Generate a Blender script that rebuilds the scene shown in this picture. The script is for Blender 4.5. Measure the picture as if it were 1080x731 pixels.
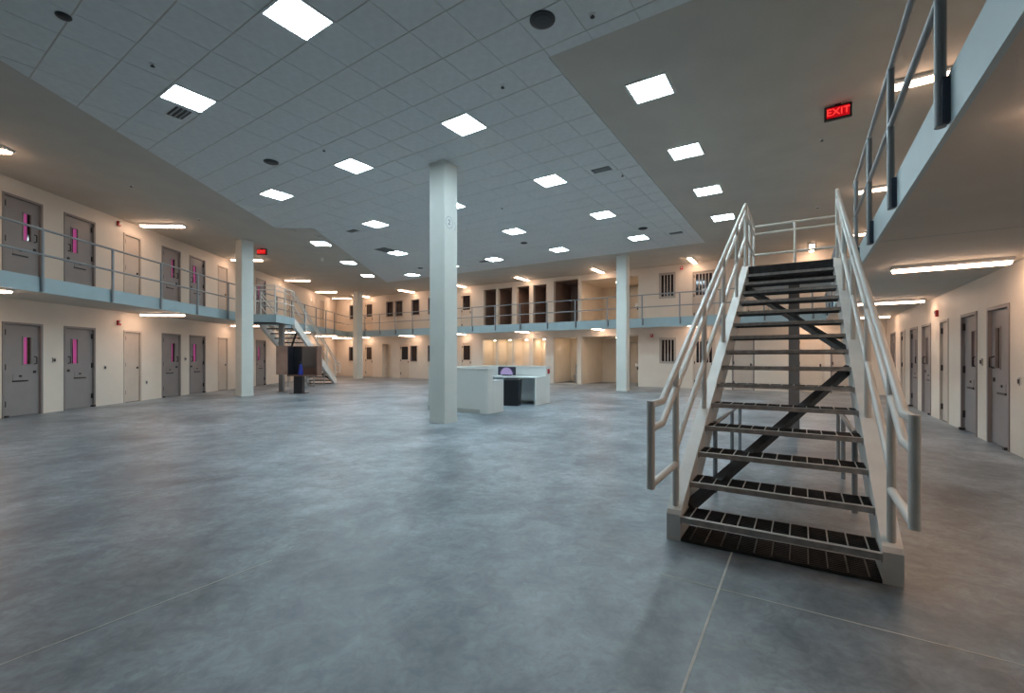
import bpy, math, random
from mathutils import Matrix, Vector
R = math.radians
random.seed(7)
sc = bpy.context.scene
col = sc.collection
for o in list(bpy.data.objects):
    bpy.data.objects.remove(o, do_unlink=True)

# ---------------------------------------------------------------- camera, world, exposure
cam_d = bpy.data.cameras.new('camera')
cam = bpy.data.objects.new('camera', cam_d); col.objects.link(cam)
cam.location = (0, 0, 1.36); cam.rotation_euler = (R(90), 0, 0)
cam_d.sensor_fit = 'HORIZONTAL'; cam_d.sensor_width = 36; cam_d.lens = 16.0
cam_d.shift_y = 10.5 / 1080; cam_d.clip_start = 0.05; cam_d.clip_end = 200
sc.camera = cam
w = bpy.data.worlds.new('world'); sc.world = w; w.use_nodes = True
w.node_tree.nodes['Background'].inputs[0].default_value = (0.6, 0.65, 0.7, 1)
w.node_tree.nodes['Background'].inputs[1].default_value = 0.02
sc.view_settings.view_transform = 'Standard'; sc.view_settings.look = 'None'
sc.view_settings.exposure = 0.0; sc.view_settings.gamma = 1.0
sc.view_settings.use_curve_mapping = False
PANEL = 50.0       # strength of the square ceiling lights
STRIP = 27.0       # strength of the wall-side fluorescent fixtures

# ---------------------------------------------------------------- frames
A = R(32.5)        # right wing and far wall
B = R(3.3)         # left wall
G = R(34.2)        # ceiling grid
def frame(rz): return Matrix.Rotation(rz, 4, 'Z')
FR, FL, FG = frame(-A), frame(B), frame(-G)
ANG = {'R': -A, 'L': B, 'G': -G, 'W': 0.0}
MAT = {'R': FR, 'L': FL, 'G': FG, 'W': Matrix.Identity(4)}
def P(fr, x, y, z=0.0): return MAT[fr] @ Vector((x, y, z))

DECK = 2.86; GYP = 5.345; TILE = 5.335; FTOP = 2.96; FBOT = 2.665
U_WALL, U_FAS = 20.5, 19.0       # far wall, far walkway edge
V_WALL, V_FAS = 2.5, 0.72        # right wall, right walkway edge
A_WALL, A_FAS = 10.58, 8.97       # left wall, left walkway edge

def meet(a, u):                  # point with left offset a on the line u (R frame)
    # P = w*e - a*n ; solve P.d = u
    e = Vector((-math.sin(B), math.cos(B))); n = Vector((math.cos(B), math.sin(B)))
    d = Vector((math.sin(A), math.cos(A)))
    wv = (u + a * n.dot(d)) / e.dot(d)
    return e * wv - n * a

# ---------------------------------------------------------------- materials
MATS = {}
def mat(name, rgb, rough=0.6, metal=0.0, var=0.0, scale=6.0, bump=0.0, bscale=60.0, spec=0.5, rvar=0.0, coat=0.0):
    if name in MATS: return MATS[name]
    m = bpy.data.materials.new(name); m.use_nodes = True
    nt = m.node_tree; b = nt.nodes['Principled BSDF']
    b.inputs['Base Color'].default_value = (*rgb, 1); b.inputs['Roughness'].default_value = rough
    b.inputs['Metallic'].default_value = metal; b.inputs['Specular IOR Level'].default_value = spec
    tc = nt.nodes.new('ShaderNodeTexCoord')
    if var > 0:
        n = nt.nodes.new('ShaderNodeTexNoise'); n.inputs['Scale'].default_value = scale; n.inputs['Detail'].default_value = 5
        nt.links.new(tc.outputs['Object'], n.inputs['Vector'])
        r = nt.nodes.new('ShaderNodeValToRGB')
        r.color_ramp.elements[0].position = 0.3; r.color_ramp.elements[1].position = 0.7
        r.color_ramp.elements[0].color = (*[c * (1 - var) for c in rgb], 1)
        r.color_ramp.elements[1].color = (*[min(1, c * (1 + var)) for c in rgb], 1)
        nt.links.new(n.outputs['Fac'], r.inputs['Fac']); nt.links.new(r.outputs['Color'], b.inputs['Base Color'])
        if rvar > 0:
            mr = nt.nodes.new('ShaderNodeMapRange')
            mr.inputs['To Min'].default_value = rough - rvar; mr.inputs['To Max'].default_value = rough + rvar
            nt.links.new(n.outputs['Fac'], mr.inputs['Value']); nt.links.new(mr.outputs['Result'], b.inputs['Roughness'])
    if bump > 0:
        n2 = nt.nodes.new('ShaderNodeTexNoise'); n2.inputs['Scale'].default_value = bscale
        nt.links.new(tc.outputs['Object'], n2.inputs['Vector'])
        bp = nt.nodes.new('ShaderNodeBump'); bp.inputs['Strength'].default_value = bump; bp.inputs['Distance'].default_value = 0.01
        nt.links.new(n2.outputs['Fac'], bp.inputs['Height']); nt.links.new(bp.outputs['Normal'], b.inputs['Normal'])
    MATS[name] = m
    return m
def emit(name, rgb, strength, base=None):
    if name in MATS: return MATS[name]
    m = bpy.data.materials.new(name); m.use_nodes = True
    b = m.node_tree.nodes['Principled BSDF']
    b.inputs['Base Color'].default_value = (*(base or rgb), 1)
    b.inputs['Emission Color'].default_value = (*rgb, 1); b.inputs['Emission Strength'].default_value = strength
    MATS[name] = m
    return m

wall_m = mat('cream_wall_paint', (0.72, 0.655, 0.58), 0.55, var=0.035, scale=1.6, bump=0.06, bscale=90)
stall_m = mat('stall_paint', (0.80, 0.69, 0.57), 0.5, var=0.04, scale=2)
gyp_m = mat('gypsum_ceiling_paint', (0.53, 0.495, 0.44), 0.75, var=0.05, scale=1.3, bump=0.08, bscale=120)
tile_m = mat('ceiling_tile', (0.70, 0.72, 0.72), 0.9, var=0.05, scale=9, bump=0.25, bscale=160)
grid_m = mat('ceiling_grid_metal', (0.32, 0.35, 0.37), 0.5, var=0.04, scale=8)
column_m = mat('column_paint', (0.70, 0.73, 0.70), 0.5, var=0.04, scale=1.8)
fascia_m = mat('fascia_blue_paint', (0.37, 0.48, 0.52), 0.45, var=0.05, scale=2.5)
rail_m = mat('rail_grey_paint', (0.30, 0.33, 0.36), 0.4, metal=0.1, var=0.05, scale=5)
stairrail_m = mat('stair_rail_paint', (0.68, 0.66, 0.63), 0.42, metal=0.05, var=0.05, scale=5)
stringer_m = mat('stringer_paint', (0.76, 0.74, 0.71), 0.45, var=0.07, scale=4)
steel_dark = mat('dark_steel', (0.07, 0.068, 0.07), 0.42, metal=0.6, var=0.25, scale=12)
nosing_m = mat('worn_nosing_steel', (0.40, 0.375, 0.36), 0.45, metal=0.3, var=0.25, scale=14)
clip_m = mat('post_bracket', (0.06, 0.075, 0.11), 0.5, var=0.1, scale=10)
door_m = mat('taupe_door_paint', (0.27, 0.25, 0.252), 0.42, var=0.05, scale=3)
frame_m = mat('taupe_frame_paint', (0.25, 0.225, 0.225), 0.45, var=0.05, scale=3)
plain_m = mat('beige_door_paint', (0.56, 0.49, 0.43), 0.45, var=0.04, scale=3)
cream_door_m = mat('cream_door_paint', (0.66, 0.57, 0.48), 0.45, var=0.04, scale=3)
hard_m = mat('dark_hardware', (0.045, 0.04, 0.042), 0.4, metal=0.5, var=0.1, scale=20)
black_m = mat('black_plastic', (0.012, 0.013, 0.018), 0.4, var=0.2, scale=12)
glass_m = mat('dark_window_glass', (0.018, 0.012, 0.014), 0.08, var=0.1, scale=3)
bar_m = mat('window_bar_paint', (0.50, 0.45, 0.42), 0.45, var=0.05, scale=8)
kiosk_m = mat('kiosk_paint', (0.70, 0.72, 0.70), 0.5, var=0.03, scale=2)
desk_m = mat('desk_laminate', (0.62, 0.66, 0.68), 0.3, var=0.03, scale=6)
base_m = mat('baseboard_vinyl', (0.50, 0.52, 0.50), 0.5, var=0.05, scale=6)
white_m = mat('white_enamel', (0.78, 0.78, 0.78), 0.35, var=0.02, scale=5)
red_m = mat('red_alarm_plastic', (0.55, 0.02, 0.03), 0.35, var=0.05, scale=20)
ssteel_m = mat('stainless_steel', (0.5, 0.5, 0.5), 0.28, metal=0.9, var=0.05, scale=20)
brown_m = mat('brown_booth_panel', (0.16, 0.085, 0.065), 0.4, var=0.2, scale=3)
blue_m = mat('blue_plastic', (0.02, 0.04, 0.33), 0.35, var=0.1, scale=10)
joint_m = mat('joint_sealant', (0.58, 0.57, 0.54), 0.7, var=0.15, scale=9)
ink_m = mat('grey_number_paint', (0.16, 0.19, 0.22), 0.6, var=0.05, scale=20)
ring_m = mat('pale_number_paint', (0.44, 0.48, 0.50), 0.6, var=0.05, scale=20)
panel_e = emit('light_panel_diffuser', (0.74, 0.93, 1.0), PANEL)
strip_e = emit('fluorescent_lens', (1.0, 0.66, 0.46), STRIP)
down_e = emit('downlight_lens', (1.0, 0.80, 0.56), 150.0)
pink_e = emit('lit_pink_slit', (0.75, 0.10, 0.42), 0.32, (0.3, 0.05, 0.15))
dull_e = emit('dim_red_slit', (0.35, 0.03, 0.06), 0.18, (0.08, 0.02, 0.03))
exit_e = emit('exit_face', (0.8, 0.0, 0.01), 0.5, (0.3, 0, 0))
exit_l = emit('exit_letters', (1.0, 0.05, 0.04), 1.3, (0.4, 0, 0))

def floor_material():
    m = bpy.data.materials.new('polished_concrete'); m.use_nodes = True
    nt = m.node_tree; b = nt.nodes['Principled BSDF']; L = nt.links.new
    tc = nt.nodes.new('ShaderNodeTexCoord')
    def noise(s, d, rough=0.55, dist=0.0):
        n = nt.nodes.new('ShaderNodeTexNoise'); n.inputs['Scale'].default_value = s; n.inputs['Detail'].default_value = d
        n.inputs['Roughness'].default_value = rough; n.inputs['Distortion'].default_value = dist
        L(tc.outputs['Object'], n.inputs['Vector']); return n
    b.inputs['Specular IOR Level'].default_value = 0.75
    n1 = noise(0.55, 7, 0.62, 0.4); n2 = noise(3.2, 9, 0.65, 0.6); n3 = noise(0.28, 4); n4 = noise(34, 4)
    r1 = nt.nodes.new('ShaderNodeValToRGB'); e = r1.color_ramp.elements
    e[0].position = 0.33; e[0].color = (0.125, 0.16, 0.19, 1); e[1].position = 0.67; e[1].color = (0.39, 0.455, 0.50, 1)
    L(n1.outputs['Fac'], r1.inputs['Fac'])
    r2 = nt.nodes.new('ShaderNodeValToRGB'); e = r2.color_ramp.elements
    e[0].position = 0.36; e[0].color = (0.52, 0.52, 0.55, 1); e[1].position = 0.62; e[1].color = (1.1, 1.1, 1.1, 1)
    L(n2.outputs['Fac'], r2.inputs['Fac'])
    mx = nt.nodes.new('ShaderNodeMix'); mx.data_type = 'RGBA'; mx.blend_type = 'MULTIPLY'; mx.inputs['Factor'].default_value = 0.8
    L(r1.outputs['Color'], mx.inputs['A']); L(r2.outputs['Color'], mx.inputs['B'])
    r3 = nt.nodes.new('ShaderNodeValToRGB'); e = r3.color_ramp.elements     # scattered dark stains
    e[0].position = 0.28; e[0].color = (0.55, 0.52, 0.52, 1); e[1].position = 0.42; e[1].color = (1, 1, 1, 1)
    L(n3.outputs['Fac'], r3.inputs['Fac'])
    mx2 = nt.nodes.new('ShaderNodeMix'); mx2.data_type = 'RGBA'; mx2.blend_type = 'MULTIPLY'; mx2.inputs['Factor'].default_value = 0.6
    L(mx.outputs['Result'], mx2.inputs['A']); L(r3.outputs['Color'], mx2.inputs['B'])
    n5 = noise(11, 8, 0.7, 1.2)                                              # fine scuffs
    r5 = nt.nodes.new('ShaderNodeValToRGB'); e = r5.color_ramp.elements
    e[0].position = 0.38; e[0].color = (0.72, 0.71, 0.72, 1); e[1].position = 0.60; e[1].color = (1.08, 1.08, 1.08, 1)
    L(n5.outputs['Fac'], r5.inputs['Fac'])
    mx3 = nt.nodes.new('ShaderNodeMix'); mx3.data_type = 'RGBA'; mx3.blend_type = 'MULTIPLY'; mx3.inputs['Factor'].default_value = 0.75
    L(mx2.outputs['Result'], mx3.inputs['A']); L(r5.outputs['Color'], mx3.inputs['B'])
    L(mx3.outputs['Result'], b.inputs['Base Color'])
    mr = nt.nodes.new('ShaderNodeMapRange'); mr.inputs['To Min'].default_value = 0.31; mr.inputs['To Max'].default_value = 0.52
    L(n2.outputs['Fac'], mr.inputs['Value']); L(mr.outputs['Result'], b.inputs['Roughness'])
    bp = nt.nodes.new('ShaderNodeBump'); bp.inputs['Strength'].default_value = 0.06; bp.inputs['Distance'].default_value = 0.004
    L(n4.outputs['Fac'], bp.inputs['Height']); L(bp.outputs['Normal'], b.inputs['Normal'])
    return m
floor_m = floor_material()

# ---------------------------------------------------------------- mesh builder
class MB:
    def __init__(s): s.v = []; s.f = []; s.sm = []
    def add(s, vs, fs, smooth=False):
        k = len(s.v); s.v += [tuple(p) for p in vs]
        for f in fs: s.f.append(tuple(i + k for i in f)); s.sm.append(smooth)
        return s
    def box(s, x0, x1, y0, y1, z0, z1):
        vs = [(x0,y0,z0),(x1,y0,z0),(x1,y1,z0),(x0,y1,z0),(x0,y0,z1),(x1,y0,z1),(x1,y1,z1),(x0,y1,z1)]
        return s.add(vs, [(0,3,2,1),(4,5,6,7),(0,1,5,4),(1,2,6,5),(2,3,7,6),(3,0,4,7)])
    def cbox(s, x0, x1, y0, y1, z0, z1, c):     # box with chamfered vertical and top edges
        def ring(i, z): return [(x0+i+c,y0+i,z),(x1-i-c,y0+i,z),(x1-i,y0+i+c,z),(x1-i,y1-i-c,z),(x1-i-c,y1-i,z),(x0+i+c,y1-i,z),(x0+i,y1-i-c,z),(x0+i,y0+i+c,z)]
        vs = ring(0, z0) + ring(0, z1 - c) + ring(c * .7, z1)
        fs = [tuple(range(7, -1, -1)), tuple(range(16, 24))]
        for k in (0, 8): fs += [(k+i, k+(i+1)%8, k+8+(i+1)%8, k+8+i) for i in range(8)]
        return s.add(vs, fs)
    def prism(s, poly, lo, hi, axis='z'):       # poly 2D, extruded along axis
        n = len(poly)
        def p(a, b, c): return {'z': (a, b, c), 'x': (c, a, b), 'y': (a, c, b)}[axis]
        vs = [p(a, b, lo) for a, b in poly] + [p(a, b, hi) for a, b in poly]
        fs = [tuple(range(n-1, -1, -1)), tuple(range(n, 2*n))] + [(i, (i+1)%n, n+(i+1)%n, n+i) for i in range(n)]
        return s.add(vs, fs)
    def tube(s, pts, r, n=10, caps=True):
        pts = [Vector(p) for p in pts]; k = len(pts); vs = []
        t0 = (pts[1]-pts[0]).normalized()
        ref = Vector((0,0,1)) if abs(t0.z) < 0.95 else Vector((1,0,0))
        a = t0.cross(ref).normalized()
        for i, p in enumerate(pts):
            tin = (p - pts[i-1]).normalized() if i else t0
            tout = (pts[i+1]-p).normalized() if i < k-1 else tin
            t = (tin + tout).normalized()
            a = (a - t * a.dot(t)).normalized(); b = t.cross(a)
            sc_ = 1.0 / max(0.5, t.dot(tin))
            for j in range(n):
                q = 2*math.pi*j/n
                off = a*math.cos(q)*r + b*math.sin(q)*r
                m = (tout - tin)
                if m.length > 1e-4:
                    m.normalize(); off = off + m * (off.dot(m) * (sc_ - 1))
                vs.append(p + off)
        fs = [(i*n+j, i*n+(j+1)%n, (i+1)*n+(j+1)%n, (i+1)*n+j) for i in range(k-1) for j in range(n)]
        s.add(vs, fs, True)
        if caps:
            s.add(vs[:n], [tuple(range(n-1, -1, -1))]); s.add(vs[-n:], [tuple(range(n))])
        return s
    def lathe(s, prof, n=20, cx=0, cy=0):
        vs = [(cx + r*math.cos(2*math.pi*j/n), cy + r*math.sin(2*math.pi*j/n), z) for r, z in prof for j in range(n)]
        k = len(prof)
        fs = [(i*n+j, i*n+(j+1)%n, (i+1)*n+(j+1)%n, (i+1)*n+j) for i in range(k-1) for j in range(n)]
        fs += [tuple(range(n-1, -1, -1)), tuple(range((k-1)*n, k*n))]
        return s.add(vs, fs)
    def mesh(s, name, m):
        me = bpy.data.meshes.new(name); me.from_pydata(s.v, [], s.f); me.materials.append(m)
        me.polygons.foreach_set('use_smooth', s.sm); me.update()
        return me
    def build(s, name, m, parent=None, fr=None, loc=(0,0,0), rz=0.0, kind=None):
        o = bpy.data.objects.new(name, s.mesh(name, m)); col.objects.link(o)
        if fr:
            o.location = P(fr, *loc); o.rotation_euler = (0, 0, ANG[fr] + rz)
        elif parent is None or loc != (0,0,0) or rz:
            o.location = loc; o.rotation_euler = (0, 0, rz)
        if parent: o.parent = parent
        if kind: o['kind'] = kind
        return o
def tag(o, label, cat, group=None, kind=None):
    o['label'] = label; o['category'] = cat
    if group: o['group'] = group
    if kind: o['kind'] = kind
    return o
def thing(name, label, cat, fr, loc, rz=0.0, group=None, kind=None):
    o = bpy.data.objects.new(name, None); col.objects.link(o); o.empty_display_size = 0.2
    o.location = P(fr, *loc); o.rotation_euler = (0, 0, ANG[fr] + rz)
    return tag(o, label, cat, group, kind)
def share(name, me, parent, loc=(0,0,0), rz=0.0, sx=1):
    o = bpy.data.objects.new(name, me); col.objects.link(o); o.parent = parent
    o.location = loc; o.rotation_euler = (0, 0, rz)
    if sx != 1: o.scale = (sx, 1, 1)
    return o
def text_mesh(body, size, m, name):
    cu = bpy.data.curves.new(name, 'FONT'); cu.body = body; cu.size = size; cu.align_x = 'CENTER'; cu.align_y = 'CENTER'; cu.extrude = 0.003
    o = bpy.data.objects.new(name, cu); col.objects.link(o)
    dg = bpy.context.evaluated_depsgraph_get(); me = bpy.data.meshes.new_from_object(o.evaluated_get(dg))
    bpy.data.objects.remove(o, do_unlink=True); me.materials.clear(); me.materials.append(m); me.name = name
    return me

# ---------------------------------------------------------------- room shell
c_lf = meet(A_WALL, U_WALL)                       # left wall meets far wall
c_rf = P('R', V_WALL, U_WALL).to_2d()             # right wall meets far wall
W0 = -7.0                                         # left wall and right wall start behind the camera
lb = P('L', -A_WALL, W0).to_2d(); rb = P('R', V_WALL, -6.2).to_2d()
VL = (FR.inverted() @ c_lf.to_3d()).x             # v of the left far corner
WL = (FL.inverted() @ c_lf.to_3d()).y             # w of the left far corner

outer = [lb + Vector((-.3, -.3)), P('L', -A_WALL - .3, WL + .2).to_2d(), P('R', VL + .5, 24.2).to_2d(), P('R', V_WALL + .3, 24.2).to_2d(), rb + Vector((.3, -.3))]
fl = MB().prism([tuple(p) for p in outer], -0.2, 0.0).build('floor', floor_m)
tag(fl, 'mottled blue-grey polished concrete floor of the dayroom', 'floor', kind='structure')
for a in ((-0.416, -0.404, -3, 3.66), (-2.986, -2.980, -3, 1.7), (-0.75, 1.1, 2.896, 2.903), (-5.553, -5.549, 1.6, 2.6)):
    J = MB().box(a[0], a[1], a[2], a[3], -0.001, 0.0012).build('control_joint', joint_m, rz=-A); J.parent = fl

def wall_openings(L0, L1, H, ops, y0, y1):
    """wall along local x from L0 to L1, thickness y0..y1, with rectangular openings (x0,x1,z0,z1)"""
    xs = sorted({L0, L1} | {o[0] for o in ops} | {o[1] for o in ops})
    b = MB()
    for xa, xb in zip(xs, xs[1:]):
        if xb - xa < 1e-6: continue
        cut = sorted((o[2], o[3]) for o in ops if o[0] <= xa + 1e-6 and o[1] >= xb - 1e-6)
        z = 0.0
        for z0, z1 in cut:
            if z0 > z: b.box(xa, xb, y0, y1, z, z0)
            z = max(z, z1)
        if z < H: b.box(xa, xb, y0, y1, z, H)
    return b
TH = 0.2
DH, DW, PW = 2.13, 0.92, 0.68
left_cells = [11.05, 12.52, 15.98, 17.37, 20.75, 22.1]
left_plain = [14.29, 18.99, 25.0, 30.1]
right_cells = [9.74, 11.17, 14.43, 15.88, 19.13]
right_plain = [12.83, 17.42]
def door_ops(cells, plain):
    r = []
    for z in (0.0, DECK):
        r += [(c - DW/2, c + DW/2, z, z + DH) for c in cells] + [(c - PW/2, c + PW/2, z, z + DH) for c in plain]
    return r
# left wall: local x along w, local y away from the room
b = wall_openings(W0, WL, 5.7, door_ops(left_cells, left_plain), 0, TH)
wl = b.build('wall_left', wall_m, fr='L', loc=(-A_WALL, 0, 0), rz=R(90)); tag(wl, 'long cream painted wall on the left lined with two tiers of cell doors', 'wall', kind='structure')
# right wall: local x toward the camera
b = wall_openings(-U_WALL, 6.2, 5.7, [(-x1, -x0, z0, z1) for x0, x1, z0, z1 in door_ops(right_cells, right_plain)], 0, TH)
wr = b.build('wall_right', wall_m, fr='R', loc=(V_WALL, 0, 0), rz=R(-90)); tag(wr, 'cream painted wall on the right with cell doors under the walkway', 'wall', kind='structure')

# far wall features: (kind, v0, v1, z0, z1)
far_upper = [('dwin', -16.8, -15.98), ('dstall', -15.15, -14.31), ('dstall', -14.17, -13.25), ('dstall', -12.96, -12.17), ('dstall', -11.93, -11.14),
             ('room', -10.72, -9.37), ('alcove', -9.2, -6.36), ('barwin', -5.42, -4.70), ('dbar', -4.0, -3.08), ('plain', -1.9, -1.1), ('dbar', 0.75, 1.65),
             ('win', -26.75, -26.1), ('dwin', -25.15, -24.3), ('win', -23.05, -22.4), ('win', -22.22, -21.55), ('win', -20.77, -20.08), ('win', -19.35, -18.78)]
far_lower = [('dwin', -16.75, -15.98), ('lstall', -15.2, -14.31), ('lstall', -14.22, -13.25), ('lstall', -13.15, -12.18), ('lstall', -11.95, -11.2),
             ('wc', -10.73, -9.42), ('alcove', -9.2, -6.36), ('barwin', -5.40, -4.68), ('dbar', -3.98, -3.08), ('solid', -2.45, -1.62), ('cream', -0.15, 0.72), ('solid', 0.9, 1.72),
             ('win', -26.83, -26.15), ('dwin', -25.15, -24.36), ('rec', -23.45, -22.64), ('dwin', -21.8, -20.95), ('win', -20.86, -20.26), ('win', -19.38, -18.84)]
FS = U_WALL / 20.8
far_upper = [(k, a * FS, c * FS) for k, a, c in far_upper]; far_lower = [(k, a * FS, c * FS) for k, a, c in far_lower]
def span(k, z):
    if k in ('win',): return z + 1.05, z + 2.03
    if k == 'barwin': return z + 1.05, z + 2.18
    if k in ('dstall', 'lstall'): return (z + 0.0, z + 2.28) if k == 'lstall' else (z + 0.12, z + 2.2)
    if k in ('room', 'wc'): return z + 0.02, z + 2.3
    if k == 'alcove': return z + 0.0, z + 2.32 if z < 1 else z + 2.18
    if k == 'rec': return z, z + 2.15
    return z, z + DH
ops = []
for lst, z in ((far_lower, 0.0), (far_upper, DECK)):
    for k, a, c in lst:
        z0, z1 = span(k, z); ops.append((a, c, z0, z1))
b = wall_openings(VL, V_WALL, 5.7, ops, 0, TH)
wf = b.build('wall_far', wall_m, fr='R', loc=(0, U_WALL, 0)); tag(wf, 'cream painted far wall with shower stalls, doors and dark windows on two levels', 'wall', kind='structure')
d = (rb - lb); ln = d.length
bw = MB().box(0, ln, -TH, 0, 0, 5.7).build('wall_back', wall_m, loc=(lb.x, lb.y, 0), rz=math.atan2(d.y, d.x)); tag(bw, 'cream painted wall behind the viewpoint', 'wall', kind='structure')

# recesses behind the far wall
def recess(v0, v1, z0, z1, dep, m, label, floor_=True, mirror=None):
    t = 0.04; w_ = v1 - v0; h = z1 - z0
    b = MB()
    b.box(-w_/2 - t, -w_/2, TH, dep, 0, h); b.box(w_/2, w_/2 + t, TH, dep, 0, h)
    b.box(-w_/2 - t, w_/2 + t, dep, dep + t, 0, h + t); b.box(-w_/2 - t, w_/2 + t, TH, dep, h, h + t)
    if floor_: b.box(-w_/2 - t, w_/2 + t, TH, dep, -t, 0.0)
    o = b.build('stall_recess', m, fr='R', loc=((v0+v1)/2, U_WALL, z0)); tag(o, label, 'recess', kind='structure')
    return o
def downlight(v, u, z, label):
    t = thing('downlight', label, 'ceiling light', 'R', (v, u, z), group='small warm downlights in the far wall recesses')
    MB().lathe([(0.09, 0.0), (0.09, -0.02), (0.075, -0.025)], 16).build('trim_ring', white_m, t)
    MB().lathe([(0.065, -0.026), (0.06, -0.034)], 14).build('lens', down_e, t)
unlit_stall_m = mat('unlit_stall_shade', (0.30, 0.20, 0.16), 0.6, var=0.1, scale=2)  # gloom of the unlit upper stalls painted into their wall colour
order = ['first', 'second', 'third', 'fourth']
i = j = 0
for k, a, c in far_upper:
    z0, z1 = span(k, DECK)
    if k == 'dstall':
        recess(a, c, z0, z1, 1.3, unlit_stall_m, 'dark unlit upper shower stall, %s from the left of four' % order[i]); i += 1
    if k == 'room': recess(a, c, z0, z1, 2.0, unlit_stall_m, 'wide dark unlit upper washroom opening right of the stalls')
    if k == 'alcove': recess(a, c, z0, z1, 2.8, stall_m, 'tan upper alcove behind the railing and slim far column'); downlight((a+c)/2, U_WALL + 1.2, z1, 'small warm fill light added in the upper alcove')  # this downlight is an unseen fill light, added to brighten the alcove
for k, a, c in far_lower:
    z0, z1 = span(k, 0.0)
    if k == 'lstall':
        recess(a, c, z0, z1, 0.95, stall_m, 'lit cream lower shower stall, %s from the left of four' % order[j], False)
        downlight((a+c)/2, U_WALL + 0.55, z1, 'small warm downlight in the lower shower stall, %s from the left' % order[j]); j += 1
    if k == 'wc':
        recess(a, c, z0, z1, 2.0, stall_m, 'lit cream lower toilet room opening right of the stalls', False)
        downlight((a+c)/2 + .3, U_WALL + 1.0, z1, 'small warm downlight in the lower toilet room')
    if k == 'alcove': recess(a, c, z0, z1, 2.8, stall_m, 'tan ground-level alcove behind the slim far column', False); downlight((a+c)/2, U_WALL + 1.2, z1, 'small warm fill light added in the lower alcove')  # added fill light out of view, lifts the dim lower alcove
    if k == 'rec': recess(a, c, z0, z1, 0.5, stall_m, 'narrow cream recess in the far wall left of the central column', False)

# ceilings
gp = [lb + Vector((-.2, -.2)), P('L', -A_WALL - .2, WL + .2).to_2d(), P('R', V_WALL + .2, U_WALL + .1).to_2d(), rb + Vector((.2, -.2))]
ce = MB().prism([tuple(p) for p in gp], GYP, GYP + 0.12).build('ceiling', gyp_m); tag(ce, 'smooth tan painted gypsum ceiling around the edges of the room', 'ceiling', kind='structure')
tp = [P('L', -6.5, W0 + .3), P('L', -6.5, 14.45), P('L', -5.32, 14.45), meet(5.32, 17.0), P('R', -2.84, 17.0), P('R', -2.84, 5.36), P('R', -0.75, 5.36), P('R', -0.75, -4.6)]
tp = [Vector((p.x, p.y)) for p in tp]
gb = MB().prism([tuple(p) for p in tp], TILE + 0.005, GYP + 0.0).build('ceiling_grid', gyp_m); gb.data.materials.append(grid_m)
for f in gb.data.polygons:
    if f.normal.z < -0.5: f.material_index = 1
tag(gb, 'dropped ceiling of square pale grey tiles over the middle of the room', 'ceiling', kind='structure')

TS = 0.6; V0 = -5.07
lights = [(3, -5.07), (3, -8.07), (6, -5.07), (6, -8.07), (6, -11.07), (9, -5.07), (9, -8.07), (9, -11.07), (12, -5.07), (12, -8.07), (12, -11.07),
          (12, -13.47), (15, -5.07), (15, -8.07), (15, -11.07), (15, -13.47), (15.6, -16.47)]
vents = [(3, -8.67), (9, -3.87), (9, -12.27), (15, -3.87), (15, -11.67)]
opent = [(11.4, -13.47)]
occ = {(round(u / TS), round((v - V0) / TS)) for u, v in lights + vents + opent}
def clip_poly(sub, x0, x1, y0, y1):
    def cl(pts, ins, isect):
        out = []
        for i in range(len(pts)):
            p, q = pts[i - 1], pts[i]
            if ins(q):
                if not ins(p): out.append(isect(p, q))
                out.append(q)
            elif ins(p): out.append(isect(p, q))
        return out
    for ax, val, sg in ((0, x0, 1), (0, x1, -1), (1, y0, 1), (1, y1, -1)):
        def ins(p): return (p[ax] - val) * sg >= -1e-9
        def isx(p, q):
            t = (val - p[ax]) / (q[ax] - p[ax]); r = [p[0] + (q[0]-p[0])*t, p[1] + (q[1]-p[1])*t]; r[ax] = val; return tuple(r)
        sub = cl(sub, ins, isx)
        if len(sub) < 3: return []
    return sub
tg = [tuple((FG.inverted() @ p.to_3d()).to_2d()) for p in tp]
gap, gv = 0.0085, 0.0035; tiles = []
full = MB().prism([(-TS/2+gv, -TS/2+gap), (TS/2-gv, -TS/2+gap), (TS/2-gv, TS/2-gap), (-TS/2+gv, TS/2-gap)], 0.0, 0.01)
full_me = full.mesh('ceiling_tile', tile_m)
for iu in range(-14, 34):
    for iv in range(-36, 20):
        if (iu, iv) in occ: continue
        u = iu * TS; v = V0 + iv * TS
        pl = clip_poly(tg, v - TS/2 + gv, v + TS/2 - gv, u - TS/2 + gap, u + TS/2 - gap)
        if len(pl) < 3: continue
        ar = abs(sum(pl[i-1][0]*pl[i][1] - pl[i][0]*pl[i-1][1] for i in range(len(pl)))) / 2
        if ar < 0.002: continue
        p = P('G', v, u)
        sx = 540 + 480 * p.x / p.y if p.y > 0.5 else -9999; sy = 376 - 480 * (TILE - 1.36) / p.y if p.y > .5 else -9999
        vis = -20 < sx < 1090 and sy > -20
        tiles.append((0 if vis else 1, p.length, u, v, pl, ar > (TS - 2*gap) * (TS - 2*gv) - 1e-5))
tiles.sort(key=lambda t: (t[0], t[1]))
rest = MB()
for n, (q, dist, u, v, pl, whole) in enumerate(tiles):
    zt = TILE + random.uniform(-0.0015, 0.0015)
    if n < 300:
        if whole: o = bpy.data.objects.new('ceiling_tile', full_me); col.objects.link(o)
        else: o = MB().prism([(x - v, y - u) for x, y in pl], 0.0, 0.01).build('ceiling_tile', tile_m)
        o.location = P('G', v, u, zt); o.rotation_euler = (0, 0, -G); o.parent = gb
    else:
        rest.prism(pl, zt, zt + 0.01)
ro = rest.build('ceiling_tile', tile_m, rz=-G, kind='stuff'); ro.parent = gb

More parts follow.
